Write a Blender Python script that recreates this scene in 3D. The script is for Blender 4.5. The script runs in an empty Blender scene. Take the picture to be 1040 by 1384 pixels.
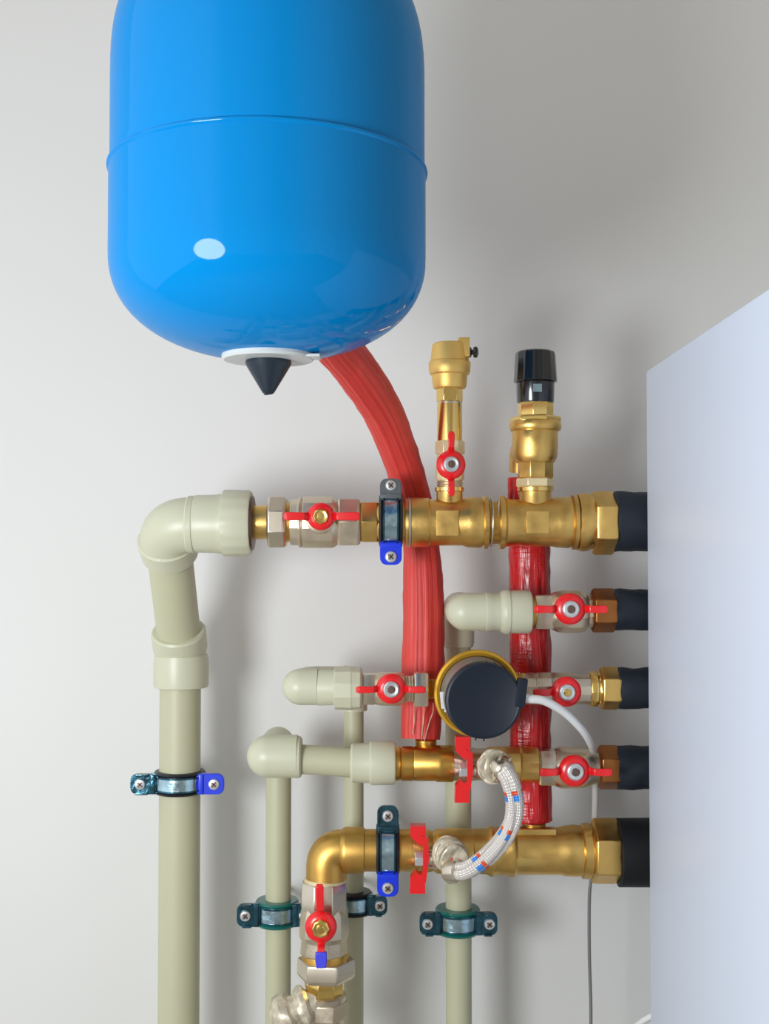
import bpy, bmesh, math, random
from mathutils import Vector, Matrix, Quaternion
from mathutils import noise as mn
random.seed(7)
PI = math.pi
F = 1600.0
PITCH = math.atan(49.0 / F)
CAM = Vector((0, -1.6, 0))
cs, sn = math.cos(PITCH), math.sin(PITCH)

def at(px, py, Y=0.0):
    """world point at depth Y seen at this place of the photograph"""
    a, b = (px - 520) / F, (692 - py) / F
    dy, dz = cs - b * sn, sn + b * cs
    t = (Y - CAM.y) / dy
    return Vector((a * t, Y, dz * t))

def k(Y=0.0):
    return (1.6 + Y) / F

# ------------------------------------------------------------------ materials
def srgb(c):
    return tuple(((v / 255) / 12.92 if v / 255 <= .04045 else ((v / 255 + .055) / 1.055) ** 2.4) for v in c) + (1,)

def mat(name, rgb, rough=.5, metal=0, spec=.5, coat=0, noise=0, nscale=30, bump=0, bscale=200, rvar=0):
    m = bpy.data.materials.new(name); m.use_nodes = True
    nt = m.node_tree; b = nt.nodes['Principled BSDF']
    b.inputs['Base Color'].default_value = srgb(rgb)
    b.inputs['Roughness'].default_value = rough
    b.inputs['Metallic'].default_value = metal
    b.inputs['Specular IOR Level'].default_value = spec
    b.inputs['Coat Weight'].default_value = coat
    b.inputs['Coat Roughness'].default_value = .05
    tc = nt.nodes.new('ShaderNodeTexCoord')
    if noise or rvar:
        n = nt.nodes.new('ShaderNodeTexNoise'); n.inputs['Scale'].default_value = nscale; n.inputs['Detail'].default_value = 4
        nt.links.new(tc.outputs['Object'], n.inputs['Vector'])
        if noise:
            mx = nt.nodes.new('ShaderNodeMix'); mx.data_type = 'RGBA'; mx.blend_type = 'MULTIPLY'
            mx.inputs[0].default_value = 1
            cr = nt.nodes.new('ShaderNodeMapRange')
            cr.inputs[1].default_value = .35; cr.inputs[2].default_value = .65
            cr.inputs[3].default_value = 1 - noise; cr.inputs[4].default_value = 1
            nt.links.new(n.outputs['Fac'], cr.inputs[0])
            mx.inputs[6].default_value = srgb(rgb)
            nt.links.new(cr.outputs[0], mx.inputs[7])
            nt.links.new(mx.outputs[2], b.inputs['Base Color'])
        if rvar:
            cr = nt.nodes.new('ShaderNodeMapRange')
            cr.inputs[1].default_value = .35; cr.inputs[2].default_value = .65
            cr.inputs[3].default_value = max(.02, rough - rvar); cr.inputs[4].default_value = rough + rvar
            nt.links.new(n.outputs['Fac'], cr.inputs[0]); nt.links.new(cr.outputs[0], b.inputs['Roughness'])
    if bump:
        n2 = nt.nodes.new('ShaderNodeTexNoise'); n2.inputs['Scale'].default_value = bscale; n2.inputs['Detail'].default_value = 3
        nt.links.new(tc.outputs['Object'], n2.inputs['Vector'])
        bp = nt.nodes.new('ShaderNodeBump'); bp.inputs['Strength'].default_value = bump; bp.inputs['Distance'].default_value = .001
        nt.links.new(n2.outputs['Fac'], bp.inputs['Height']); nt.links.new(bp.outputs['Normal'], b.inputs['Normal'])
    return m

def node(nt, t, **kw):
    n = nt.nodes.new(t)
    for a, v in kw.items(): setattr(n, a, v)
    return n

def foam_mat(name, rgb, rgb2, rough, su, sv, strength, crink):
    """sheathed foam: grooves along the tube and fine crinkles across it (UV: u round, v along in metres)"""
    m = mat(name, rgb, rough); nt = m.node_tree; b = nt.nodes['Principled BSDF']
    uv = node(nt, 'ShaderNodeUVMap')
    def ns(sx, sy, detail=3):
        mp = node(nt, 'ShaderNodeMapping'); mp.inputs['Scale'].default_value = (sx, sy, 1)
        n = node(nt, 'ShaderNodeTexNoise'); n.inputs['Scale'].default_value = 1; n.inputs['Detail'].default_value = detail
        nt.links.new(uv.outputs[0], mp.inputs[0]); nt.links.new(mp.outputs[0], n.inputs['Vector']); return n
    g = ns(su, sv); c = ns(su * .35, 260 if crink else 60, 2); z = ns(3, 9, 2)
    ramp = node(nt, 'ShaderNodeMapRange'); ramp.inputs[1].default_value = .42; ramp.inputs[2].default_value = .98
    ramp.inputs[3].default_value = 0; ramp.inputs[4].default_value = crink
    nt.links.new(z.outputs['Fac'], ramp.inputs[0])
    mul = node(nt, 'ShaderNodeMath', operation='MULTIPLY'); nt.links.new(c.outputs['Fac'], mul.inputs[0]); nt.links.new(ramp.outputs[0], mul.inputs[1])
    add = node(nt, 'ShaderNodeMath', operation='ADD'); nt.links.new(g.outputs['Fac'], add.inputs[0]); nt.links.new(mul.outputs[0], add.inputs[1])
    bp = node(nt, 'ShaderNodeBump'); bp.inputs['Strength'].default_value = strength; bp.inputs['Distance'].default_value = .004
    nt.links.new(add.outputs[0], bp.inputs['Height']); nt.links.new(bp.outputs['Normal'], b.inputs['Normal'])
    mx = node(nt, 'ShaderNodeMix', data_type='RGBA'); mx.inputs[6].default_value = srgb(rgb2); mx.inputs[7].default_value = srgb(rgb)
    mr = node(nt, 'ShaderNodeMapRange'); mr.inputs[1].default_value = .35; mr.inputs[2].default_value = .55
    nt.links.new(g.outputs['Fac'], mr.inputs[0]); nt.links.new(mr.outputs[0], mx.inputs[0]); nt.links.new(mx.outputs[2], b.inputs['Base Color'])
    return m

def hose_mat():
    m = mat('hose_braid', (226, 222, 214), .3, .2); nt = m.node_tree; b = nt.nodes['Principled BSDF']
    uv = node(nt, 'ShaderNodeUVMap'); sp = node(nt, 'ShaderNodeSeparateXYZ'); nt.links.new(uv.outputs[0], sp.inputs[0])
    def math_(op, a, bb=None, c=None):
        n = node(nt, 'ShaderNodeMath', operation=op)
        for i, v in enumerate((a, bb, c)):
            if v is None: continue
            if isinstance(v, (int, float)): n.inputs[i].default_value = v
            else: nt.links.new(v, n.inputs[i])
        return n.outputs[0]
    u, v = sp.outputs[0], sp.outputs[1]
    s1 = math_('SINE', math_('ADD', math_('MULTIPLY', u, 2 * PI * 14), math_('MULTIPLY', v, 900)))
    s2 = math_('SINE', math_('SUBTRACT', math_('MULTIPLY', u, 2 * PI * 14), math_('MULTIPLY', v, 900)))
    h = math_('MULTIPLY', s1, s2)
    bp = node(nt, 'ShaderNodeBump'); bp.inputs['Strength'].default_value = .5; bp.inputs['Distance'].default_value = .001
    nt.links.new(h, bp.inputs['Height']); nt.links.new(bp.outputs['Normal'], b.inputs['Normal'])
    # tracer threads: short red and blue dashes round the hose every few centimetres
    f = math_('FRACT', math_('ADD', math_('MULTIPLY', v, 1 / .052), math_('MULTIPLY', u, .0)))
    lane = math_('GREATER_THAN', math_('FRACT', math_('MULTIPLY', u, 5)), .45)
    red = math_('MULTIPLY', math_('LESS_THAN', f, .11), lane)
    blue = math_('MULTIPLY', math_('MULTIPLY', math_('GREATER_THAN', f, .11), math_('LESS_THAN', f, .27)), math_('GREATER_THAN', math_('FRACT', math_('ADD', math_('MULTIPLY', u, 5), .1)), .5))
    m1 = node(nt, 'ShaderNodeMix', data_type='RGBA'); nt.links.new(red, m1.inputs[0])
    m1.inputs[6].default_value = srgb((212, 204, 195)); m1.inputs[7].default_value = srgb((226, 84, 48))
    m2 = node(nt, 'ShaderNodeMix', data_type='RGBA'); nt.links.new(blue, m2.inputs[0]); nt.links.new(m1.outputs[2], m2.inputs[6])
    m2.inputs[7].default_value = srgb((58, 140, 226)); nt.links.new(m2.outputs[2], b.inputs['Base Color'])
    return m

M = dict(
    wall=mat('wall_paint', (226, 225, 221), .75, noise=.015, nscale=2, bump=.08, bscale=500),
    floor=mat('floor_screed', (170, 166, 160), .8, noise=.1, nscale=8),
    tank=mat('blue_enamel', (0, 130, 200), .34, spec=0, coat=.42),
    tankw=mat('white_plastic', (208, 212, 210), .35),
    cone=mat('navy_rubber', (26, 38, 50), .4, bump=.1),
    ppr=mat('sage_plastic_pipe', (187, 185, 154), .45, noise=.03, nscale=8),
    pprf=mat('sage_plastic_fitting', (199, 198, 171), .38, noise=.03, nscale=12),
    brass=mat('brass_cast', (226, 186, 108), .36, 1, noise=.12, nscale=40, bump=.12, bscale=400, rvar=.08),
    brassr=mat('brass_rough_elbow', (216, 172, 92), .4, 1, noise=.1, nscale=60, bump=.1, bscale=600),
    brassp=mat('brass_polished', (240, 204, 122), .22, 1, noise=.06, nscale=30),
    brassmat=mat('brass_satin_vent', (240, 202, 120), .5, .85, noise=.05, nscale=40, bump=.08, bscale=700),
    brassd=mat('brass_dark', (214, 168, 86), .34, 1, noise=.15, nscale=60),
    cream=mat('brass_pale', (236, 218, 172), .4, .45, noise=.05),
    copper=mat('bronze_brown', (164, 106, 58), .36, 1, noise=.15, nscale=50, bump=.1),
    nickel=mat('nickel', (222, 208, 184), .36, .92, noise=.14, nscale=45, bump=.2, bscale=250, rvar=.08),
    nickelb=mat('nickel_smooth', (224, 212, 192), .26, .95, noise=.08, nscale=30),
    chrome=mat('chrome', (215, 218, 218), .28, .7),
    bolt=mat('dark_slot', (112, 92, 82), .4, .6),
    red=mat('red_plastic', (226, 22, 28), .3, coat=.4),
    bluep=mat('blue_plastic', (10, 52, 214), .3, coat=.3),
    violet=mat('violet_plastic', (70, 72, 214), .35),
    black=mat('black_plastic', (16, 20, 25), .2, coat=.5),
    rubber=mat('black_rubber', (24, 28, 34), .4),
    teal=mat('teal_rubber', (8, 100, 92), .28, coat=.4),
    steel=mat('clamp_steel', (190, 222, 234), .24, 1, noise=.3, nscale=70, bump=.9, bscale=90),
    steeld=mat('dark_clamp_ear', (52, 104, 122), .2, .8, coat=.5, noise=.5, nscale=70, bump=.9, bscale=110),
    greyear=mat('grey_clamp_ear', (112, 118, 122), .3, .7),
    insul=mat('dark_insulation', (34, 41, 51), .62, spec=.3, noise=.12, nscale=25, bump=.3, bscale=60),
    insulb=mat('black_insulation', (24, 26, 29), .6, spec=.3, noise=.1, nscale=25),
    cap=mat('slate_plastic', (24, 32, 43), .42, spec=.3, bump=.04, bscale=800),
    grey=mat('grey_plastic', (120, 112, 104), .35),
    meterring=mat('gold_ring', (226, 176, 58), .35, .7),
    cable=mat('white_cable', (226, 226, 222), .4),
    cableg=mat('grey_cable', (122, 120, 116), .45),
    box=mat('white_enamel_cabinet', (201, 208, 220), .45, coat=.0),
    tape=mat('flax_wrap', (222, 210, 184), .35, .25, noise=.4, nscale=110, bump=.7, bscale=130),
    wire=mat('thin_wire', (196, 190, 178), .3, .8),
    green=mat('green_dot', (30, 130, 60), .4),
    hose=hose_mat(),
    red1=foam_mat('red_foam_sleeve', (216, 66, 58), (196, 48, 44), .5, 30, 3, .55, .3),
    red2=foam_mat('red_crinkled_sleeve', (198, 24, 26), (150, 10, 14), .26, 16, 9, 1.0, 1.3),
)

# ------------------------------------------------------------------ mesh tools
COL = bpy.context.scene.collection

def frame_for(d):
    d = d.normalized()
    up = Vector((0, 0, 1)) if abs(d.z) < .9 else Vector((0, -1, 0))
    a = up.cross(d).normalized(); b = d.cross(a).normalized()
    return a, b

def lathe(bm, o, d, prof, sides=40, phase=0, ripple=None, rough=0, seed=0):
    """prof: (distance along d from o, radius); faceted when sides is small (radius = half the width across flats)"""
    a, b = frame_for(d); d = d.normalized()
    adj = 1 / math.cos(PI / sides) if sides <= 12 else 1
    rings = []
    for (t, r) in prof:
        ring = []
        for i in range(sides):
            th = 2 * PI * (i + phase) / sides
            rr = max(r, 1e-5) * adj
            if ripple: rr *= 1 + ripple[1] * (1 if math.cos(ripple[0] * th) > 0 else -1)
            p = o + d * t + (a * math.cos(th) + b * math.sin(th)) * rr
            if rough:
                q = mn.noise(p * 55 + Vector((seed, 0, 0)))
                p += (a * math.cos(th) + b * math.sin(th)) * rough * q + d * rough * .5 * mn.noise(p * 70 + Vector((seed, 9, 0)))
            ring.append(bm.verts.new(p))
        rings.append(ring)
    for r0, r1 in zip(rings, rings[1:]):
        for i in range(sides):
            j = (i + 1) % sides
            bm.faces.new((r0[i], r0[j], r1[j], r1[i]))
    bm.faces.new(rings[0][::-1]); bm.faces.new(rings[-1])
    return bm

def catmull(pts, n=8):
    out = []
    P = [pts[0]] + list(pts) + [pts[-1]]
    for i in range(1, len(P) - 2):
        p0, p1, p2, p3 = P[i - 1], P[i], P[i + 1], P[i + 2]
        for s in range(n):
            t = s / n
            out.append(.5 * ((2 * p1) + (p2 - p0) * t + (2 * p0 - 5 * p1 + 4 * p2 - p3) * t * t + (3 * p1 - p0 - 3 * p2 + p3) * t ** 3))
    out.append(pts[-1].copy())
    return out

def fillet(pts, rad, n=10):
    out = [pts[0]]
    for i in range(1, len(pts) - 1):
        p, a, b = pts[i], (pts[i - 1] - pts[i]), (pts[i + 1] - pts[i])
        r = min(rad, a.length * .98, b.length * .98)
        A, B = p + a.normalized() * r, p + b.normalized() * r
        for s in range(n + 1):
            t = s / n
            out.append(A * (1 - t) ** 2 + p * 2 * t * (1 - t) + B * t * t)
    out.append(pts[-1]); return out

def sweep(bm, pts, rad, sides=32, sec=None, vdisp=0, seed=0, flatcap=True):
    """round (or sec(theta, s)-shaped) tube along pts with UVs (u round, v metres along)"""
    uvl = bm.loops.layers.uv.verify()
    n = len(pts); tang = []
    for i in range(n):
        tang.append((pts[min(i + 1, n - 1)] - pts[max(i - 1, 0)]).normalized())
    a, _ = frame_for(tang[0]); rings = []; L = 0; Ls = []
    for i in range(n):
        t = tang[i]; a = (a - t * a.dot(t)).normalized(); b = t.cross(a)
        if i: L += (pts[i] - pts[i - 1]).length
        Ls.append(L)
        r = rad(i / (n - 1)) if callable(rad) else (rad[i] if isinstance(rad, (list, tuple)) else rad)
        ring = []
        for j in range(sides):
            th = 2 * PI * j / sides
            rr = r * (sec(th, L) if sec else 1)
            dv = a * math.cos(th) + b * math.sin(th)
            p = pts[i] + dv * rr
            if vdisp: p += dv * vdisp * mn.noise(p * 60 + Vector((seed, 0, 0)))
            ring.append(bm.verts.new(p))
        rings.append(ring)
    for i in range(n - 1):
        for j in range(sides):
            q = (j + 1) % sides
            f = bm.faces.new((rings[i][j], rings[i][q], rings[i + 1][q], rings[i + 1][j]))
            us = (j / sides, (j + 1) / sides, (j + 1) / sides, j / sides); vs = (Ls[i], Ls[i], Ls[i + 1], Ls[i + 1])
            for lp, uu, vv in zip(f.loops, us, vs): lp[uvl].uv = (uu, vv)
    bm.faces.new(rings[0][::-1]); bm.faces.new(rings[-1])
    return bm

def box(bm, c, s, rot=None, bev=0):
    m = Matrix.Translation(c)
    if rot is not None: m = m @ rot
    r = bmesh.ops.create_cube(bm, size=1, matrix=m @ Matrix.Diagonal((s[0], s[1], s[2], 1)))
    if bev:
        es = list({e for v in r['verts'] for e in v.link_edges})
        bmesh.ops.bevel(bm, geom=es, offset=bev, segments=3, affect='EDGES', profile=.6)
    return bm

def prism(bm, pts, d, bev=0):
    """closed outline pts (Vectors) extruded by vector d"""
    lo = [bm.verts.new(p) for p in pts]; hi = [bm.verts.new(p + d) for p in pts]
    n = len(pts); fs = [bm.faces.new(lo[::-1]), bm.faces.new(hi)]
    for i in range(n):
        fs.append(bm.faces.new((lo[i], lo[(i + 1) % n], hi[(i + 1) % n], hi[i])))
    if bev:
        es = list({e for f in fs for e in f.edges})
        bmesh.ops.bevel(bm, geom=es, offset=bev, segments=2, affect='EDGES')
    return bm

def link(name, bm, m, loc=Vector((0, 0, 0)), parent=None, bevel=0, ang=32, label=None):
    bmesh.ops.recalc_face_normals(bm, faces=bm.faces)
    for f in bm.faces: f.smooth = True
    bmesh.ops.translate(bm, verts=bm.verts, vec=-loc)
    me = bpy.data.meshes.new(name); bm.to_mesh(me); bm.free()
    me.set_sharp_from_angle(angle=math.radians(ang))
    me.materials.append(M[m])
    o = bpy.data.objects.new(name, me); COL.objects.link(o)
    if parent is not None: o.parent = parent
    else: o.location = loc
    if bevel:
        b = o.modifiers.new('edge', 'BEVEL'); b.width = bevel; b.segments = 2; b.limit_method = 'ANGLE'; b.angle_limit = math.radians(28)
    if label: o['label'] = label
    return o

class Thing:
    def __init__(s, name, label, cat, loc, group=None):
        s.loc = Vector(loc); s.o = bpy.data.objects.new(name, None); s.o.empty_display_size = .02
        COL.objects.link(s.o); s.o.location = s.loc; s.o['label'] = label; s.o['category'] = cat
        if group: s.o['group'] = group
    def part(s, name, bm, m, parent=None, bevel=0, ang=32, label=None):
        return link(name, bm, m, s.loc, parent if parent is not None else s.o, bevel, ang, label)

def solo(name, bm, m, label, cat, loc, group=None, bevel=0, ang=32):
    o = link(name, bm, m, Vector(loc), None, bevel, ang)
    o['label'] = label; o['category'] = cat
    if group: o['group'] = group
    return o

def struct(name, bm, m):
    o = link(name, bm, m); o['kind'] = 'structure'; return o

def H(y, Y, prof, sides=40, phase=0, bm=None, **kw):
    """turned shape along the horizontal; prof in (photo x, half height in px)"""
    bm = bm or bmesh.new(); xs = [p[0] for p in prof]; xm = xs[0]
    o = at(xm, y, Y)
    return lathe(bm, o, Vector((1, 0, 0)), [((x - xm) * k(Y) * 1.0006, r * k(Y)) for x, r in prof], sides, phase, **kw)

def V(x, Y, prof, sides=40, phase=0, bm=None, **kw):
    """turned shape along the vertical, downwards; prof in (photo y, half width in px)"""
    bm = bm or bmesh.new()
    o = at(x, prof[0][0], Y)
    return lathe(bm, o, Vector((0, 0, -1)), [((o.z - at(x, y, Y).z), r * k(Y)) for y, r in prof], sides, phase, **kw)

def nut(y, Y, x0, x1, r, sides=6, phase=.0, vertical=False, ch=.07, bm=None):
    w = abs(x1 - x0); c = min(w * .2, 3)
    prof = [(x0, r * (1 - ch)), (x0 + c, r), (x1 - c, r), (x1, r * (1 - ch))]
    return (V if vertical else H)(y, Y, prof, sides, phase, bm)

# ------------------------------------------------------------------ camera
cam = bpy.data.cameras.new('camera'); co = bpy.data.objects.new('camera', cam); COL.objects.link(co)
cam.sensor_fit = 'HORIZONTAL'; cam.sensor_width = 36; cam.lens = 36 * F / 1040
co.location = CAM; co.rotation_euler = (PI / 2 + PITCH, 0, 0); cam.clip_start = .01
bpy.context.scene.camera = co

# ------------------------------------------------------------------ setting
WY = .25
FZ = -1.15
b = bmesh.new(); box(b, (0, WY + .05, .4), (4.4, .1, 3.3)); struct('wall_back', b, 'wall')
b = bmesh.new(); box(b, (0, -1.3, FZ - .05), (4.4, 3.2, .1)); struct('floor', b, 'floor')

# ------------------------------------------------------------------ the blue tank
TY = -.35
tc = at(363, 484, TY)
tx = tc.x; zf = tc.z                                     # flange height
R = .167
zseam = at(150, 236, TY).z
zc = zf + .105
t = Thing('expansion_tank', 'large blue enamelled pressure tank with a raised seam, hanging above the pipework', 'tank', (tx, TY, zf))
def domeprof(z0, hgt, n, r, sgn):
    out = []
    for i in range(29):
        a = i / 28 * PI / 2
        c_, s_ = math.cos(a) ** (2 / n), math.sin(a) ** (2 / n)
        out.append((z0 + sgn * hgt * s_, r * c_))
    return out
lower = [(z, r) for z, r in domeprof(zc, zc - zf, 2.25, R, -1)][::-1]
lower[0] = (lower[0][0], .004)
lower += [(zseam - .01, R), (zseam - .0035, R + .0003), (zseam - .0028, R + .0009), (zseam - .0018, R + .0019), (zseam - .0008, R + .0022), (zseam + .001, R + .0016), (zseam + .003, R - .002)]
b = bmesh.new(); lathe(b, Vector((tx, TY, 0)), Vector((0, 0, 1)), lower, 128)
t.part('lower_shell', b, 'tank')
ztop = at(363, 118, TY).z
upper = [(zseam - .004, R - .004), (zseam + .003, R - .0015), (zseam + .01, R - .001), (ztop, R - .001)] + domeprof(ztop, .155, 2.75, R - .001, 1)[1:]
upper[-1] = (upper[-1][0], .003)
b = bmesh.new(); lathe(b, Vector((tx, TY, 0)), Vector((0, 0, 1)), upper, 128)
t.part('upper_shell', b, 'tank')
b = bmesh.new(); lathe(b, Vector((tx, TY, zf + .010)), Vector((0, 0, -1)), [(0, .040), (.004, .049), (.010, .0495), (.0125, .047), (.013, .02)], 64)
box(b, (tx + .045, TY - .012, zf - .0005), (.022, .026, .003), bev=.001)
fl = t.part('flange', b, 'tankw')
b = bmesh.new(); lathe(b, Vector((tx + .006, TY - .046, zf + .003)), Vector((0, -1, 0)), [(0, .0016), (.002, .0016), (.0024, .001)], 16)
t.part('green_mark', b, 'green', fl)
b = bmesh.new(); lathe(b, Vector((tx, TY, zf - .003)), Vector((0, 0, -1)), [(0, .024), (.003, .0245), (.006, .023), (.026, .011), (.031, .008), (.034, .0062), (.0355, .004)], 40)
lathe(b, Vector((tx - .002, TY - .002, zf - .037)), Vector((0, 0, -1)), [(0, .003), (.0025, .002)], 12)
t.part('valve_cap', b, 'cone', label='dark navy cone-shaped cap under the tank')

# ------------------------------------------------------------------ white cabinet
BY = -.05
bx = at(875, 700, BY).x; bz = at(875, 501, BY).z
b = bmesh.new(); box(b, (bx + .22, BY - .29, bz - .49), (.44, .58, .98), bev=.004)
t = Thing('white_cabinet', 'white enamelled boiler cabinet on the right, its side panel facing the pipework', 'cabinet', (bx + .22, BY - .1, bz - .98))
t.part('casing', b, 'box')
b = bmesh.new(); box(b, (bx + .30, (BY + WY) / 2 - .001, bz - .49), (.26, WY - BY, .94)); t.part('mounting_back', b, 'box')

# ------------------------------------------------------------------ handles
def rect_sec(w, h):
    """superellipse-like flat bar section as a radius function, a-axis = width"""
    def f(th, L=0):
        c_, s_ = abs(math.cos(th)), abs(math.sin(th))
        return 1.0 / ((c_ / w) ** 6 + (s_ / h) ** 6) ** (1 / 6)
    return f

def bar(bm, pts, w, th):
    """flat bar lying in the wall-parallel plane along pts, width w, thickness th (depth)"""
    n = len(pts); rings = []
    for i, p in enumerate(pts):
        tt = (pts[min(i + 1, n - 1)] - pts[max(i - 1, 0)]).normalized()
        side = Vector((0, 1, 0)).cross(tt).normalized(); nn = tt.cross(side).normalized()
        ww = w[i] if isinstance(w, (list, tuple)) else w
        rings.append([bm.verts.new(p + side * ww / 2 * a + nn * th / 2 * c) for a, c in ((-1, -1), (1, -1), (1, 1), (-1, 1))])
    for r0, r1 in zip(rings, rings[1:]):
        for j in range(4): bm.faces.new((r0[j], r0[(j + 1) % 4], r1[(j + 1) % 4], r1[j]))
    bm.faces.new(rings[0][::-1]); bm.faces.new(rings[-1])

def handle(T, px, py, Y, ang, r, L1, L2, w=10, boltmat='chrome', slot='bolt', tip=None, stemY=0):
    """butterfly handle seen face on: red hub with two bent wings, a washer, a nut and a stem behind"""
    c = at(px, py, Y); K = k(Y); r *= K; w *= K
    u = Vector((math.cos(math.radians(ang)), 0, math.sin(math.radians(ang))))
    b = bmesh.new()
    lathe(b, c + Vector((0, .003, 0)), Vector((0, -1, 0)), [(-.003, r * .92), (0, r * .99), (.0025, r), (.005, r * .93), (.008, r * .72), (.009, r * .55), (.006, r * .5), (.006, .001)], 40)
    for s, L in ((1, L1), (-1, L2)):
        if not L: continue
        L *= K
        ys = (.001, .001, -.001, -.009, -.010, -.010)
        fr = (.4 * r, .85 * r, 1.02 * r, 1.2 * r, .5 * (L + r * 1.2), L)
        ww = (w * 1.5, w * 1.4, w * 1.0, w * .95, w, w * 1.1)
        bar(b, [c + u * s * q + Vector((0, yy, 0)) for q, yy in zip(fr, ys)], list(ww), .0042)
        bar(b, [c + u * s * (L - .0015) + Vector((0, -.010, 0)), c + u * s * (L + .003) + Vector((0, -.0095, 0))], [w * 1.1, w * .75], .0042)
    h = T.part('lever', b, 'red', bevel=.0011, ang=40, label='red butterfly lever')
    b = bmesh.new(); lathe(b, c + Vector((0, -.002, 0)), Vector((0, -1, 0)), [(0, r * .55), (.005, r * .55), (.0075, r * .5), (.0085, r * .42), (.0078, r * .27), (.0078, .001)], 8 if boltmat != 'chrome' else 32)
    wsh = T.part('washer', b, boltmat, h)
    b = bmesh.new(); lathe(b, c + Vector((0, -.006, 0)), Vector((0, -1, 0)), [(0, r * .25), (.005, r * .25), (.0058, r * .2)], 20)
    rr = r * .25
    box(b, c + Vector((0, -.0118, 0)), (rr * 1.5, .0018, rr * .45), Matrix.Rotation(-math.radians(ang + 5), 4, 'Y'), .0004)
    T.part('stem_end', b, slot, h)
    b = bmesh.new(); lathe(b, c, Vector((0, 1, 0)), [(0, r * .42), (stemY - Y, r * .42)], 24)
    T.part('stem', b, 'nickelb', h)
    if tip:
        b = bmesh.new(); L = (L1 if tip > 0 else L2) * K
        bar(b, [c + u * tip * q + Vector((0, -.011, 0)) for q in (L - 4 * K, L + 7 * K, L + 17 * K)], [w * 1.5, w * 1.6, w * 1.3], .007)
        T.part('lever_tip', b, 'violet', h, bevel=.0015, label='violet-blue plastic tip of the lever')
    return h

# ------------------------------------------------------------------ ROW A, the top manifold
A = 706
t = Thing('plastic_elbow', 'sage green plastic elbow at the upper left corner of the pipework', 'pipe elbow', at(222, 745, 0))
dn = Vector((0, .70, -.60)).normalized()
corner = at(222, 709, 0)
pts = fillet([at(263, 709, 0), corner, corner + dn * .052], .045, 14)
b = bmesh.new(); sweep(b, pts, lambda s: .0372 + .0008 * s, 48)
t.part('elbow_body', b, 'pprf', bevel=0, ang=50)
b = bmesh.new(); lathe(b, corner + dn * .030, dn, [(-.002, .038), (0, .041), (.028, .0395), (.031, .037), (.0312, .02)], 48)
box(b, corner + dn * .048 + Vector((-.004, -.0385, -.012)), (.0022, .004, .016), bev=.0009)
t.part('lower_socket', b, 'pprf')
b = H(709, 0, [(254, 37.2), (256, 39), (263, 39), (264.5, 37.5)], 48); t.part('side_socket', b, 'pprf')

b = bmesh.new()
p1 = corner + dn * .05
p2 = Vector((at(245, 880, .13).x, .118, at(245, 868, .118).z))
sweep(b, [p1, p1.lerp(p2, .5), p2], .0312, 40)
solo('offset_pipe', b, 'ppr', 'short slanting sage green pipe between the upper left elbow and the angled socket', 'pipe', (p1 + p2) / 2)

t = Thing('angled_socket', 'sage green plastic angled socket on top of the thick left vertical pipe', 'pipe socket', at(245, 928, .12))
d45 = (p1 - p2).normalized()
b = bmesh.new(); base = at(245, 893, .12)
lathe(b, at(245, 929, .12), Vector((0, 0, 1)), [(0, .036), (.001, .0388), (.005, .0395), (.034, .0398), (.046, .0385), (.055, .028)], 48)
t.part('lower_sleeve', b, 'pprf')
b = bmesh.new(); lathe(b, p2 - d45 * .02, d45, [(-.005, .022), (0, .0365), (.012, .0392), (.038, .0392), (.041, .037), (.0412, .03)], 48)
t.part('upper_sleeve', b, 'pprf')

def floor_pipe(x, ytop, Y, rpx, label, mtl='ppr'):
    p = at(x, ytop, Y); b = bmesh.new()
    L = p.z - FZ; n = 2
    lathe(b, p, Vector((0, 0, -1)), [(0, rpx * k(Y)), (L, rpx * k(Y))], 40)
    return solo('vertical_pipe', b, mtl, label, 'pipe', (p.x, p.y, FZ), 'sage green vertical pipes in front of the wall')
PY = .12
floor_pipe(244, 905, PY, 27.5, 'thickest sage green vertical pipe at the far left, under the angled socket')
floor_pipe(377, 1000, PY, 17, 'sage green vertical pipe under the rounded elbow of the lower left branch')
floor_pipe(478.5, 916, PY, 13.3, 'thinnest sage green vertical pipe, passing behind the brass elbow')
floor_pipe(619.5, 826, PY, 17.3, 'sage green vertical pipe passing behind the round dark meter')

# union A
t = Thing('plastic_union', 'large sage green plastic union with ribbed ring beside the upper left elbow', 'pipe union', at(300, 745, 0))
t.part('socket', H(708, 0, [(263, 30), (263.5, 38), (266, 39), (292, 39.5), (303, 41), (304, 30)], 48), 'pprf')
t.part('union_nut', H(707, 0, [(302, 42), (303, 44.5), (307, 45), (337, 44.3), (340, 42.5), (340.5, 26)], 96, ripple=(16, .006)), 'pprf')
t.part('inner_ring', H(707, 0, [(339, 39), (343, 36), (344, 24)], 40), 'bolt')
solo('brass_nipple', H(A, 0, [(338, 22), (343, 23), (366, 23)], 40), 'brass', 'plain brass nipple between the large ribbed union and the top left valve', 'pipe nipple', at(353, A, 0))

def valve(label, loc, group=None):
    return Thing('ball_valve', label, 'valve', loc, group)

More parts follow.
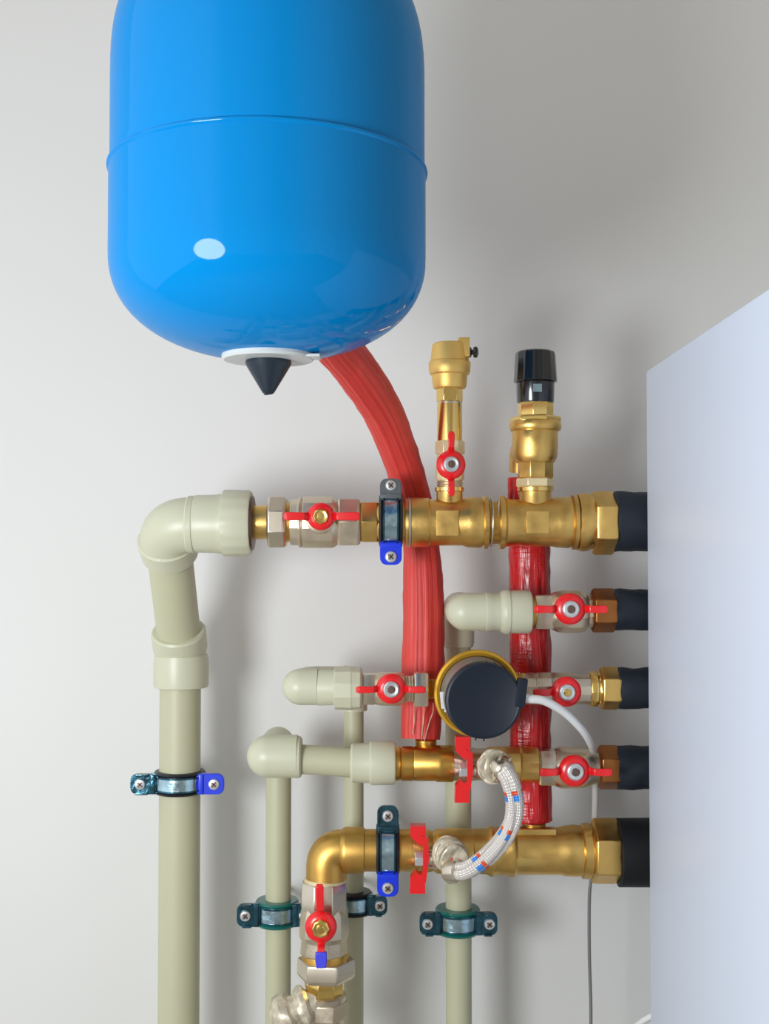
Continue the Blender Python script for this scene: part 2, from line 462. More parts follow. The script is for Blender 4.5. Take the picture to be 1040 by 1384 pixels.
t = valve('nickel ball valve with level red lever and brass stem nut, upper left', at(425, 740, 0))
t.part('union_nut', nut(A, 0, 363, 388, 34, 8, .5), 'nickelb', bevel=.0008)
t.part('brass_ring', H(A, 0, [(387, 27), (395, 27)], 40), 'brassd')
bm = H(A, 0, [(393, 29), (394, 31), (404, 31), (405, 34), (408, 34), (409, 32), (411, 34.5), (450, 34.5), (456, 31), (458, 29), (487, 29), (488, 24)], 12, .5)
t.part('body', bm, 'nickel', bevel=.0006)
t.part('end_hex', nut(A, 0, 457, 487, 31, 6, 0), 'nickel', bevel=.0006)
b = bmesh.new(); lathe(b, at(433, 702, -.03), Vector((0, -1, 0)), [(0, .02), (.006, .0185), (.010, .012)], 32); t.part('stem_boss', b, 'nickel')
handle(t, 434, 698, -.047, 0, 19, 50, 46, 11, 'brassp', 'brassp', stemY=-.01)

t = Thing('brass_adapter', 'short brass adapter between the top left valve and the clamp on the brass manifold', 'pipe adapter', at(500, 735, 0))
t.part('hex', nut(A, 0, 487, 513, 26.5, 6, 0), 'brass', bevel=.0006)
t.part('neck', H(A, 0, [(510, 27), (512, 28.5), (548, 28.5), (550, 30)], 40), 'brass')

def clamp(label, c, vertical_pipe, rp, bandw, ears, rub, earm, wallrod=True, earlen=(.024, .024), lip=1.0, gap=.004, group='pipe clamps'):
    """pipe clamp; local frame: s = ears' direction, a = along the pipe"""
    if vertical_pipe: a, s = Vector((0, 0, 1)), Vector((1, 0, 0))
    else: a, s = Vector((1, 0, 0)), Vector((0, 0, 1))
    T = Thing('pipe_clamp', label, 'pipe clamp', c + Vector((0, 0, 0)), group)
    w = bandw
    b = bmesh.new(); ro = rp + gap
    lathe(b, c - a * w * .62, a, [(0, rp * 1.0), (0.0005, ro * 1.04 * lip), (w * .12, ro * 1.10 * lip), (w * .2, ro * 1.04), (w * 1.04, ro * 1.04), (w * 1.12, ro * 1.10 * lip), (w * 1.24 - .0005, ro * 1.04 * lip), (w * 1.24, rp)], 48)
    rb = T.part('rubber_lining', b, rub)
    b = bmesh.new()
    lathe(b, c - a * w * .36, a, [(0, ro), (0.0003, ro * 1.1), (w * .72 - .0003, ro * 1.1), (w * .72, ro)], 48)
    T.part('steel_band', b, 'steel', label='shiny steel band')
    # pressed ribs of the band
    for sgn in (-.35, .35):
        b = bmesh.new(); lathe(b, c + a * w * sgn, a, [(-.0012, ro), (-.001, ro * 1.13), (.001, ro * 1.13), (.0012, ro)], 48)
        T.part('band_rib', b, 'steeld')
    for sg, em, el in ((-1, earm[0], earlen[0]), (1, earm[1], earlen[1])):
        b = bmesh.new()
        m = s * sg; x0 = ro * .98; x1 = ro * 1.1 + el
        wd = w * .56; y0 = -.010 - ro * .35
        rd = .009
        arc = [(x1 - rd + rd * math.cos(g), sgn_ * (wd - rd) + rd * math.sin(g)) for sgn_, g0 in ((-1, -PI / 2), (1, 0)) for g in [g0 + i_ * PI / 8 for i_ in range(5)]]
        pts = [c + m * q + a * aa + Vector((0, y0, 0)) for q, aa in [(x0 * .8, -wd)] + arc + [(x0 * .8, wd)]]
        prism(b, pts, Vector((0, .005 + ro * .1, 0)), .0012)
        box(b, c + m * (x0 * .95 + el * .1) + Vector((0, y0 / 2 + .002, 0)), ((.006 if vertical_pipe else wd * 1.9), abs(y0) * 1.1 + .008, (wd * 1.9 if vertical_pipe else .006)), bev=.001)
        if em == 'steeld':
            # raised rim of the pressed ear
            for aa in (-1, 1):
                box(b, c + m * ((x0 + x1) / 2) + a * aa * (wd - .0015) + Vector((0, y0 - .002, 0)), ((x1 - x0 - .016 if vertical_pipe else .003), .006, (.003 if vertical_pipe else x1 - x0 - .016)), bev=.001)
        e = T.part('ear', b, em, ang=35)
        b = bmesh.new(); sc = c + m * (ro * 1.1 + el * .52) + Vector((0, y0, 0)); rs = min(.0078, el * .36)
        lathe(b, sc, Vector((0, -1, 0)), [(-.002, rs), (.002, rs), (.0036, rs * .85), (.004, rs * .5), (.0028, rs * .42), (.0028, .0005)], 24)
        sw = T.part('screw', b, 'chrome', e)
        b = bmesh.new(); box(b, sc + Vector((0, -.0036, 0)), (rs * 1.2, .0012, rs * .3), Matrix.Rotation(.7, 4, 'Y'), .0002)
        box(b, sc + Vector((0, -.0036, 0)), (rs * 1.2, .0012, rs * .3), Matrix.Rotation(.7 + PI / 2, 4, 'Y'), .0002)
        x_ = T.part('screw_recess', b, 'bolt'); x_.parent = e
    if wallrod:
        b = bmesh.new(); lathe(b, c + Vector((0, ro, 0)), Vector((0, 1, 0)), [(-.004, .007), (.006, .007), (.0065, .004), (WY - c.y - ro, .004)], 16)
        T.part('wall_rod', b, 'steeld')
    return T

clamp('upright clamp with grey upper ear and blue lower ear on the top brass manifold', at(528.5, 704, 0), False, .0290, .026, None, 'rubber', ('bluep', 'greyear'), earlen=(.023, .020))

# tee 1
t = Thing('brass_tee', 'brass tee with a narrow branch carrying the small air vent', 'pipe tee', at(605, 738, 0))
bm = H(A, 0, [(547, 28), (548, 32.5), (552, 33), (553, 30), (555, 30), (556, 33), (562, 33.5), (579, 33), (581, 31.5), (625, 31.5), (632, 34), (648, 34.5), (652, 33), (654, 36), (659, 36), (661, 30)], 48)
V(608, 0, [(664, 17.5), (661, 17.5), (706, 17.5)][0:0] + [(661, 17.6), (680, 17.6), (687, 19.5), (700, 24)], 40, bm=bm)
t.part('body', bm, 'brass')
t.part('branch_rim', V(608, 0, [(658, 17.5), (659, 19.5), (664, 19.5), (665, 17.5)], 40), 'brassp')
b = bmesh.new(); box(b, at(605, 707, -.0295), (.030, .007, .034), bev=.001); t.part('flat_pad', b, 'brass')
t.part('steel_ring', H(A, 0, [(552.5, 33.4), (553, 33.8), (555, 33.8), (555.5, 33.4)], 48), 'wire')

solo('brass_nipple', H(A, 0, [(658, 29), (680, 29)], 40), 'brassd', 'short brass nipple wrapped with thin wire between the two upper tees', 'pipe nipple', at(668, A, 0))
b = bmesh.new()
pts = [at(663 + i * .33, A, 0) + Vector((0, math.cos(i / 40 * 2 * PI * 1.5) * .0335 * -1, math.sin(i / 40 * 2 * PI * 1.5 + .9) * .0335)) for i in range(41)]
sweep(b, pts, .0009, 8)
pts = [at(664 + math.sin(i / 6) * .8, A, 0) + Vector((0, math.cos(i / 40 * 2 * PI) * .034, math.sin(i / 40 * 2 * PI) * .034)) for i in range(41)]
sweep(b, pts, .0011, 8)
solo('binding_wire', b, 'wire', 'thin silvery wire wound round the brass nipple between the upper tees', 'wire', at(668, A, 0))

t = Thing('brass_tee', 'brass tee carrying the safety valve with the black cap', 'pipe tee', at(725, 738, 0))
bm = H(A, 0, [(674, 30), (675, 36), (681, 36.5), (684, 33), (690, 32), (700, 31), (710, 32), (735, 33), (746, 32.5), (752, 34), (768, 35), (773, 33), (774, 37), (779, 37), (780, 30)], 48)
V(724, 0, [(661, 21.5), (682, 21.5), (690, 24), (700, 28)], 40, bm=bm)
t.part('body', bm, 'brass')
t.part('branch_rim', V(724, 0, [(658, 22), (659, 24.5), (664, 24.5), (665, 22)], 40), 'brassp')
b = bmesh.new(); box(b, at(727, 706, -.0295), (.030, .008, .030), bev=.001); t.part('flat_pad', b, 'brass')

t = Thing('brass_nut', 'large brass hexagon union nut at the right end of the top manifold', 'nut', at(808, 744, 0))
t.part('collar', H(A, 0, [(779, 34), (781, 38), (787, 39), (795, 38.5), (801, 36), (803, 33)], 40, rough=.0022, seed=3), 'brass')
t.part('hex', nut(707, 0, 801, 830, 37.5, 6, .5, ch=.04), 'brass', bevel=.001)

def sleeve(y, Y, x0, r, label, mtl='insul', rough=.0022, seed=0):
    xe = 1000
    n = 24; prof = [(x0 + 1, r * .6), (x0, r * .9), (x0 + 2, r)] + [(x0 + 2 + (xe - x0 - 2) * i / n, r) for i in range(1, n)] + [(xe, r)]
    return solo('insulation_sleeve', H(y, Y, prof, 48, rough=rough, seed=seed), mtl, label, 'pipe insulation', at(x0 + 30, y + r, Y), 'dark insulation sleeves beside the white cabinet')
sleeve(705, 0, 829, 40.5, 'topmost dark insulation sleeve, on the pipe from the top manifold', seed=1)
sleeve(824, 0, 829, 27.5, 'dark insulation sleeve second from the top, beside the bronze nut', seed=2)
sleeve(930, 0, 834, 27.5, 'dark insulation sleeve third from the top, level with the round meter', seed=5)
sleeve(1037.5, .03, 832, 29, 'dark insulation sleeve fourth from the top, level with the looped hose end', seed=7)
sleeve(1152, .04, 833.5, 45, 'thick black insulation sleeve at the bottom, squarest and lowest of the five', 'insulb', .0006, seed=9)

# ------------------------------------------------------------------ air vent on its own little valve
t = valve('small pale brass ball valve with upright red lever under the air vent', at(609, 664, 0))
t.part('body', V(608.5, 0, [(614, 15), (616, 18), (646, 19.5), (650, 17.5)], 40), 'cream')
t.part('top_hex', nut(608, 0, 597, 614, 17.5, 6, 0, True), 'cream', bevel=.0005) if False else t.part('top_hex', V(608.5, 0, [(596, 16.5), (598, 17.5), (613, 17.5), (614, 16)], 6, 0), 'cream', bevel=.0005)
prof = [(648, 16)]
for q in range(4): prof += [(649 + q * 3.2, 18), (650.6 + q * 3.2, 16.6)]
t.part('thread', V(608.5, 0, prof + [(664, 16)], 40), 'nickel')
handle(t, 610, 628, -.035, 90, 20, 41, 40, 8.5, 'chrome', 'bolt', stemY=-.005)
t = Thing('brass_extension', 'slim polished brass extension tube between the little valve and air vent', 'pipe fitting', at(608, 596, 0))
t.part('tube', V(608, 0, [(545, 15), (546, 17), (596, 17), (597, 15)], 40), 'brassp')
t.part('end_ring', V(608, 0, [(543, 15.5), (544, 17), (546.5, 17), (547, 15.5)], 40), 'nickelb')
t = Thing('air_vent', 'round brass automatic air vent with a small black side screw', 'air vent', at(609, 545, 0))
t.part('hex', V(608, 0, [(522, 14), (523, 15.5), (543, 15.5), (544, 14)], 6, 0), 'brassp', bevel=.0006)
t.part('body', V(608, 0, [(487, 24), (489, 27.5), (491, 28.6), (502, 28.3), (506, 26.5), (507, 24.3), (522, 23), (525, 21.5), (526, 12)], 48), 'brassmat')
t.part('cover', V(608, 0, [(463.5, 14), (464, 21), (466, 23.5), (486, 26), (488, 26.2), (489, 22)], 48), 'brassmat')
b = bmesh.new(); box(b, at(627.5, 470, -.008), (.015, .016, .026), bev=.001); box(b, at(622, 460, -.008), (.006, .012, .004), bev=.001); t.part('screw_block', b, 'brassmat')
b = bmesh.new(); p = at(634, 476, -.008)
lathe(b, p, Vector((1, 0, 0)), [(-.003, .007), (.002, .0075), (.0035, .006), (.004, .0035), (.0055, .0035), (.006, .0065), (.008, .0078), (.011, .0075), (.013, .004)], 24)
t.part('side_screw', b, 'black')

# ------------------------------------------------------------------ safety valve
t = Thing('safety_valve', 'brass safety valve with a black knurled cap on the top manifold', 'safety valve', at(724, 660, 0))
t.part('lower_ring', V(724, 0, [(646.5, 21), (648, 22.5), (657, 22.5), (658.5, 21)], 6, 0), 'cream', bevel=.0006)
t.part('lower_hex', V(724, 0, [(622, 22), (626, 23), (645, 23), (647, 22)], 8, .5), 'brass', bevel=.0006)
t.part('body', V(723.5, 0, [(581, 30), (584, 31), (600, 31), (616, 30), (622, 28), (625, 26), (626, 20)], 48), 'brass')
t.part('flange', V(724, 0, [(569, 31), (571, 34), (574, 35), (579, 35), (582, 33.5), (583, 29)], 48), 'brass')
t.part('upper_nut', V(724, 0, [(563, 28), (565, 30), (570, 30), (571, 28)], 6, .2), 'brassp', bevel=.0006)
t.part('upper_hex', V(724, 0, [(543, 22), (545, 22.5), (563, 22.5), (565, 22)], 8, .3), 'brassp', bevel=.0006)
b = bmesh.new(); q0, q1 = at(716, 612, .008), at(707, 608, .045)
sweep(b, fillet([q0, q1, q1 + Vector((0, .006, -.03))], .012, 8), .0185, 32)
t.part('outlet', b, 'brass')
c = t.part('cap_base', V(724, 0, [(516, 24), (518, 26), (543, 25.2), (545, 24.5), (545.5, 18)], 48), 'black')
c2 = t.part('knurled_cap', V(724, 0, [(475.5, 10), (475.5, 24), (477, 26), (480, 27), (516, 29.2), (517, 28), (517, 24)], 96, ripple=(14, .009)), 'black')
b = bmesh.new(); box(b, at(727, 524, -.0262), (.0115, .002, .011), bev=.0006); t.part('blue_mark', b, 'steel', c, label='small blue mark on the cap base')

# ------------------------------------------------------------------ elbows of the side branches
def ell(T, name, pts, r, rad=.03, m='pprf', n=12):
    b = bmesh.new(); sweep(b, fillet(pts, rad, n), r, 40); return T.part(name, b, m, ang=50)

def dome(T, y, Y, x0, x1, r, m='pprf', pointy=2.0):
    """rounded left end of a horizontal elbow"""
    n = 12; L = r * 1.05; prof = []
    for i in range(n + 1):
        a = i / n * PI / 2
        prof.append((x0 + L * (1 - math.cos(a)), r * math.sin(a) ** (2 / pointy) + .05))
    prof += [(x1, r)]
    return T.part('elbow_bend', H(y, Y, prof, 40), m)

# row B
B = 827
t = Thing('plastic_elbow', 'sage green plastic elbow right of the curved red sleeve, above the meter', 'pipe elbow', at(625, 853, 0), )
dome(t, B, 0, 604, 660, 25.6)
c0 = at(629, B, 0)
bk = Vector((at(619.5, 826, PY).x, PY, c0.z))
ell(t, 'rear_bend', [c0 + Vector((-.002, .006, 0)), bk, bk + Vector((0, 0, -.052))], .0235, .03)
b = bmesh.new(); lathe(b, bk + Vector((0, 0, -.030)), Vector((0, 0, -1)), [(0, .022), (.001, .0225), (.026, .0222), (.028, .019)], 40); t.part('lower_socket', b, 'pprf')
t.part('side_socket', H(B, 0, [(656, 25), (657, 26.5), (664, 26.5), (666, 25.5), (679, 26)], 40), 'pprf')
t = Thing('plastic_union', 'sage green plastic union in front of the straight red sleeve', 'pipe union', at(703, 856, 0))
t.part('sleeve', H(B, 0, [(675, 25), (677, 27), (681, 29.5), (684, 30.3), (688, 30.3), (690, 29), (712, 29.5), (717, 28), (719, 24)], 24, .5), 'pprf')
t.part('brass_insert', H(B, 0, [(717, 20), (718, 22), (723, 22), (723.5, 20)], 40), 'brassd')
t = valve('nickel ball valve with red lever on the second branch from the top', at(762, 855, 0))
t.part('end_hex', nut(B, 0, 723, 748, 22.5, 6, 0), 'nickel', bevel=.0007)
t.part('body', H(B - .5, 0, [(740, 18), (746, 24), (752, 27), (760, 28.5), (782, 28.5), (790, 26), (794, 22), (804, 21), (805, 18)], 12, .5), 'nickel', bevel=.0006)
handle(t, 771, 823, -.045, 0, 21.5, 46, 47, 10, stemY=-.005)
t = Thing('bronze_nut', 'bronze brown hexagon nut on the second branch from the top', 'nut', at(815, 852, 0))
t.part('hex', H(825, 0, [(799, 22), (802, 26), (828, 26), (831, 25)], 6, .5), 'copper', bevel=.001)
t.part('shoulder', H(825, 0, [(794, 17), (797, 20), (806, 24)], 40), 'copper')

# row C
C = 930
t = Thing('plastic_elbow', 'rounded sage green plastic elbow left of the third branch', 'pipe elbow', at(410, 953, 0))
dome(t, C - 2, 0, 382, 429.5, 24.5, pointy=2.1)
c0 = at(410, C - 2, 0); bk1 = Vector((at(415, 915, PY).x, PY, c0.z - .003)); bk2 = Vector((at(478.5, 915, PY).x, PY, bk1.z))
ell(t, 'rear_bend', [c0, bk1, bk2 - Vector((.01, 0, 0))], .0185, .025)
ell(t, 'rear_elbow', [bk2 - Vector((.014, 0, 0)), bk2, bk2 + Vector((0, 0, -.045))], .0195, .02)
t.part('side_socket', H(C - 1, 0, [(429, 22), (430, 24), (431, 24.3), (453, 23.5), (455, 24)], 40), 'pprf')
t = Thing('plastic_union', 'sage green plastic union left of the third branch valve', 'pipe union', at(470, 958, 0))
t.part('sleeve', H(C, 0, [(452, 24), (453, 27.5), (475, 28.5), (476, 27.8), (487, 27), (490, 24)], 10, .5), 'pprf', bevel=.0009)
t = valve('nickel ball valve with level red lever left of the round meter', at(530, 953, 0))
t.part('end_hex', nut(C + 1, 0, 488, 509, 20, 6, 0), 'nickel', bevel=.0006)
t.part('body', H(C + 1, 0, [(505, 18), (509, 21), (516, 22.5), (540, 22.5), (546, 20), (548, 16.5), (550, 18), (552, 16.5), (554, 18), (556, 16.5), (558, 18), (560, 16)], 40), 'nickel')
t.part('union_nut', nut(C + 1, 0, 560, 579, 22.5, 6, 0), 'nickelb', bevel=.0006)
handle(t, 529, 931, -.042, 0, 20.5, 43, 44, 9, stemY=-.005)
solo('brass_nipple', H(C + 1, 0, [(577, 12), (580, 14), (582, 12.5), (584, 14), (586, 12.5), (588, 14), (602, 14)], 32), 'brassd', 'small threaded brass nipple left of the round meter', 'pipe nipple', at(590, C, 0))

# meter
t = Thing('water_meter', 'round meter with dark slate cap and golden rim facing the camera', 'meter', at(646, 990, 0))
mc = at(645, 936, -.02)
b = bmesh.new(); lathe(b, mc + Vector((0, .028, 0)), Vector((0, -1, 0)), [(0, .02), (.004, .040), (.016, .052), (.026, .0565), (.036, .0578), (.040, .0570), (.042, .054), (.040, .050), (.036, .0485), (.036, .03)], 64); t.part('gold_rim', b, 'meterring')
b = bmesh.new(); lathe(b, mc, Vector((0, -1, 0)), [(.006, .049), (.030, .0488), (.034, .0478), (.066, .0468), (.072, .044)], 64); t.part('grey_barrel', b, 'grey')
cc = at(654, 947, -.10)
b = bmesh.new(); lathe(b, cc, Vector((0, -1, 0)), [(-.022, .046), (-.018, .0482), (-.006, .0485), (0, .0482), (.0022, .0472), (.0030, .0448), (.0022, .0432), (.0022, .001)], 64)
cp = t.part('dark_cap', b, 'cap')
for a0 in (258, 270, 62, 74, 86):
    b = bmesh.new(); a_ = math.radians(a0); box(b, cc + Vector((math.cos(a_) * .0474, -.002, math.sin(a_) * .0474)), (.0016, .0045, .006), Matrix.Rotation(-a_ + PI / 2, 4, 'Y'), .0003)
    t.part('cap_notch', b, 'cap', cp)
b = bmesh.new(); box(b, cc + Vector((.0475, .003, .010)), (.013, .014, .036), Matrix.Rotation(.12, 4, 'Y'), .002); lug = t.part('cable_lug', b, 'cap', cp)
b = bmesh.new(); box(b, at(601, 946, -.066), (.010, .006, .022), Matrix.Rotation(-.1, 4, 'Y'), .001); box(b, at(605, 957, -.066), (.008, .006, .010), bev=.001); t.part('seal_clip', b, 'tankw', label='small white clip on the left of the meter')
b = H(C, 0, [(606, 16), (700, 16)], 32); t.part('through_body', b, 'brassd')
bm = H(C - 8, 0, [(697, 12), (699, 13.5), (701, 12), (703, 13.5), (705, 12), (708, 13)], 32); t.part('outlet_thread', bm, 'brass')

# cable
t = Thing('sensor_cable', 'white cable arching from the round meter and dropping behind the lower nuts', 'cable', at(800, 1100, .07))
q = [at(703, 937, -.092), at(712, 944, -.092), at(735, 947, -.085), at(762, 962, -.07), at(785, 984, -.05), at(797, 1002, -.02), at(802, 1016, .02), at(804, 1035, .066), at(805, 1075, .078), at(804, 1115, .09), at(802, 1130, .092)]
b = bmesh.new(); sweep(b, catmull(q, 8), lambda s: .0060 - .0016 * min(1, s * 1.6), 16); t.part('white_sheath', b, 'cable')
q = [at(802, 1125, .095), at(800, 1180, .097), at(797, 1215, .10), at(797, 1290, .11), at(799, 1360, .12), at(799, 1450, .12)]
q.append(Vector((q[-1].x, .12, FZ)))
b = bmesh.new(); sweep(b, catmull(q, 8), .0024, 12); t.part('thin_wire', b, 'cableg', label='thin grey lower end of the cable')

t = valve('nickel ball valve right of the round meter, its red lever beside the arching cable', at(750, 953, 0))
t.part('end_hex', H(C + 1, 0, [(706, 17), (708, 20.5), (722, 21.5), (724, 20), (726, 21.5), (744, 22)], 12, .5), 'nickel', bevel=.0006)
t.part('body', H(C + 1, 0, [(744, 20), (750, 22), (772, 22), (780, 20), (797, 20.5), (798, 18)], 12, .5), 'nickel', bevel=.0006)
handle(t, 766, 935, -.042, 0, 20.5, 0, 43, 9.5, 'chrome', 'brassp', stemY=-.005)
t = Thing('brass_nut', 'brass nut with stepped collar right of the meter, third branch', 'nut', at(820, 955, 0))
t.part('collar', H(931, 0, [(796, 20), (797, 23), (806, 24), (808, 21), (812, 23)], 12, .2), 'brassp', bevel=.0006)
t.part('hex', H(930, 0, [(810, 22), (813, 25), (833, 25.5), (837, 24)], 6, .5), 'brass', bevel=.001)

# ------------------------------------------------------------------ row D
D, DY = 1033, .03
t = Thing('plastic_elbow', 'rounded sage green plastic elbow at the lower left, left end of the fourth branch', 'pipe elbow', at(370, 1050, DY))
dome(t, D - 11, DY, 334, 402, 28.5)
t.part('side_socket', H(D - 10, DY, [(399, 27), (400, 28), (406, 27.5), (408, 25), (408.5, 18)], 40), 'pprf')
c0 = at(371, D - 9, DY); bk = Vector((at(377, 1000, PY).x, PY, c0.z + .010))
ell(t, 'rear_bend', [c0 + Vector((0, .004, .004)), bk, bk + Vector((0, 0, -.05))], .0235, .028)
b = bmesh.new(); sweep(b, [at(404, 1026, DY), at(440, 1028, DY), at(478, 1031, DY)], .0195 * 1.02, 40)
solo('connecting_pipe', b, 'ppr', 'short level sage green pipe between the lower left elbow and its union', 'pipe', at(440, 1028, DY))
t = Thing('plastic_union', 'sage green plastic union beside the lower brass coupling', 'pipe union', at(505, 1060, DY))
t.part('sleeve', H(1031, DY, [(474, 20), (474.5, 24), (477, 26), (500, 26.5), (502, 27)], 40), 'pprf')
t.part('union_nut', H(1031, DY, [(500, 27), (502, 29), (505, 29.5), (531, 29), (534, 27.5), (535, 22)], 24), 'pprf')
t = Thing('brass_tee', 'brass tee under the lower end of the curved red sleeve', 'pipe tee', at(575, 1055, DY))
bm = H(1032, DY, [(533, 20), (535, 22.5), (540, 22.5), (541, 21), (543, 23), (558, 23), (559, 22), (561, 23), (588, 23), (592, 24.5), (596, 24.3), (608, 24.5), (612, 24), (613, 18)], 48)
V(576, DY + .012, [(998, 13), (1000, 14.5), (1007, 14.5), (1010, 13), (1022, 13)], 32, bm=bm)
t.part('body', bm, 'brassd')

def edge_lever(T, x0, x1, ya, yb, yc, yd, Y, stemx, nutm='chrome'):
    """lever seen edge on: two paddles joined by a strap, nut on its left"""
    dep = .020; K = k(Y); b = bmesh.new()
    P = lambda x, y: at(x, y, Y)
    w = x1 - x0
    prism(b, [P(x0, ya), P(x1 - 2, ya), P(x1 - 2, yb - 8), P(x0 + w * .55, yb), P(x0, yb - 12)], Vector((0, dep, 0)))
    P = lambda x, y: at(x, y, Y) + Vector((0, -.0015, 0))
    prism(b, [P(x1 - 9, yb - 14), P(x1 + 1, yb - 10), P(x1 + 2, (yb + yc) / 2), P(x1 - 2, yc + 14), P(x1 - 10, yc + 12), P(x1 - 6, yc - 2), P(x1 - 6, yb + 4)], Vector((0, dep + .003, 0)))
    P = lambda x, y: at(x, y, Y)
    prism(b, [P(x0, yc + 8), P(x0 + w * .35, yc), P(x0 + w * .55, yc + 4), P(x1 - 3, yc + 2), P(x1 - 3, yd), P(x0 - 1, yd)], Vector((0, dep, 0)))
    h = T.part('lever', b, 'red', ang=40, label='red lever seen edge on')
    ym = (yb + yc) / 2
    b = bmesh.new(); o = at(x1 - 5, ym, Y + .010)
    lathe(b, o, Vector((-1, 0, 0)), [(0, .009), (.011, .009), (.012, .008)], 6, .3); T.part('lever_nut', b, nutm, h, bevel=.0005)
    b = bmesh.new(); lathe(b, at(x1, ym, Y + .010), Vector((1, 0, 0)), [(-.002, .008), (.006, .0085), (.007, .0105), (.018, .011)], 24)
    T.part('stem', b, 'nickel', h)

t = valve('angled brass valve with edge-on red lever feeding the upper end of the braided hose', at(645, 1055, DY))
t.part('body', H(1033, DY, [(610, 20), (613, 22), (640, 22), (645, 21), (664, 21.5)], 40), 'nickel')
t.part('brass_body', H(1033, DY, [(658, 21), (662, 23), (698, 23.5), (702, 22), (704, 23.5), (726, 23.5), (728, 20)], 12, .5), 'brass', bevel=.0006)
edge_lever(t, 616, 638, 996, 1027, 1055, 1085, -.022, 0)
b = bmesh.new(); lathe(b, at(668, 1033, DY - .01), Vector((0, -1, 0)), [(0, .019), (.012, .019), (.014, .016), (.045, .015)], 32); t.part('outlet', b, 'nickel')
b = bmesh.new(); sweep(b, fillet([at(636, 1040, DY - .02), at(650, 1043, -.012), at(658, 1040, -.02)], .01), .011, 20); t.part('side_neck', b, 'nickel')

t = valve('nickel ball valve with red lever beside the bronze nut on the fourth branch', at(770, 1062, DY))
t.part('end_hex', nut(1036, DY, 727, 752, 23, 6, 0), 'nickelb', bevel=.0006)
t.part('body', H(1037, DY, [(745, 20), (751, 25), (758, 28), (786, 28), (795, 26), (800, 23), (811, 21)], 40), 'nickel')
handle(t, 777, 1042, -.018, 0, 21.5, 46, 46, 10, stemY=DY)
t = Thing('bronze_nut', 'bronze brown hexagon nut on the fourth branch from the top', 'nut', at(822, 1062, DY))
t.part('hex', H(1037, DY, [(808, 22), (811, 26), (832, 26), (835, 25)], 6, .5), 'copper', bevel=.001)

# ------------------------------------------------------------------ row E
E, EY = 1150, .04
t = Thing('brass_elbow', 'smooth brass elbow turning down at the lower left of the manifold', 'pipe elbow', at(442, 1188, EY))
cE = at(441.5, 1148, EY)
b = bmesh.new(); sweep(b, fillet([at(466, 1148, EY), cE, at(441.5, 1187, EY)], .028, 16), lambda s: .0268 + .0012 * s, 48)
t.part('bend', b, 'brassr', ang=50)
t.part('side_collar', H(1149, EY, [(460, 26), (464, 29.5), (468, 30.3), (492, 30), (493, 27), (494, 20)], 48), 'brassr')
solo('brass_pipe', H(1149, EY, [(492, 26), (493, 27.5), (556, 27.5), (557, 25)], 48), 'brassr', 'brass pipe stub under the clamp beside the brass elbow', 'pipe', at(525, E, EY))
clamp('upright clamp with dark rounded upper ear and blue lower ear beside the brass elbow', at(524.5, 1147, EY), False, .0275, .026, None, 'rubber', ('bluep', 'steeld'), earlen=(.025, .028))
t = valve('brass valve with edge-on red lever feeding the lower end of the braided hose', at(590, 1180, EY))
t.part('body', H(E, EY, [(548, 22), (552, 27), (580, 27.5), (585, 26), (590, 29), (596, 29.5), (632, 29.5), (640, 28)], 48), 'brass')
edge_lever(t, 555, 578, 1117, 1143, 1179, 1208, -.012, 0)
b = bmesh.new(); lathe(b, at(611, 1155, EY - .01), Vector((0, -1, 0)), [(0, .02), (.014, .02), (.016, .017), (.046, .016)], 32); t.part('outlet', b, 'nickel')
b = bmesh.new(); sweep(b, fillet([at(584, 1160, .012), at(594, 1163, -.0), at(600, 1160, -.008)], .01), .013, 20); t.part('side_neck', b, 'nickel')
t = Thing('brass_tee', 'large brass tee of the bottom manifold under the straight red sleeve', 'pipe tee', at(715, 1182, EY))
bm = H(E, EY, [(638, 26), (640, 29.5), (658, 30), (664, 33), (668, 31), (682, 31.5), (688, 33.5), (693, 34), (697, 31), (755, 31), (762, 33), (776, 33.5), (786, 32), (788, 26)], 48, rough=.0012, seed=4)
V(722, EY + .012, [(1110, 14), (1112, 16), (1117, 16), (1119, 15), (1130, 15)], 32, bm=bm)
t.part('body', bm, 'brass')
b = bmesh.new(); box(b, at(722, 1124, EY - .010), (.060, .016, .010), bev=.0015); t.part('flat_pad', b, 'brass')
t = Thing('brass_nut', 'largest brass union nut beside the black sleeve on the bottom manifold', 'nut', at(810, 1190, EY))
t.part('collar', H(E, EY, [(784, 30), (787, 36), (797, 36.5), (801, 34), (803, 33)], 40, rough=.003, seed=13), 'brass')
t.part('hex', H(E, EY, [(799, 34), (802, 38), (831, 38.5), (834, 37)], 6, .5), 'brass', bevel=.0012)

# lower valve under the elbow
VX = 438
t = valve('large nickel ball valve with upright red lever and violet tip under the brass elbow', at(VX, 1320, EY))
t.part('seal_ring', V(440, EY, [(1186, 27), (1188, 28.5), (1191, 28.5), (1192, 26)], 40), 'cream')
t.part('upper_hex', V(438.5, EY, [(1190, 27.5), (1193, 29), (1222, 30), (1232, 29)], 8, .5), 'nickelb', bevel=.0009)
t.part('body', V(438.5, EY, [(1222, 28), (1232, 31.5), (1262, 33), (1268, 30), (1286, 31.5), (1290, 28)], 12, .5), 'nickel', bevel=.0007)
t.part('brass_thread', V(440, EY, [(1285, 30), (1288, 31.5), (1297, 31.5), (1299, 30)], 40), 'brassd')
t.part('union_nut', V(441, EY, [(1295, 33), (1299, 34), (1316, 34.5), (1322, 31)], 6, .1), 'nickelb', bevel=.0012)
handle(t, 434, 1253, -.012, 91.5, 21.5, 57, 33, 10, 'brassp', 'brassp', tip=-1, stemY=EY)
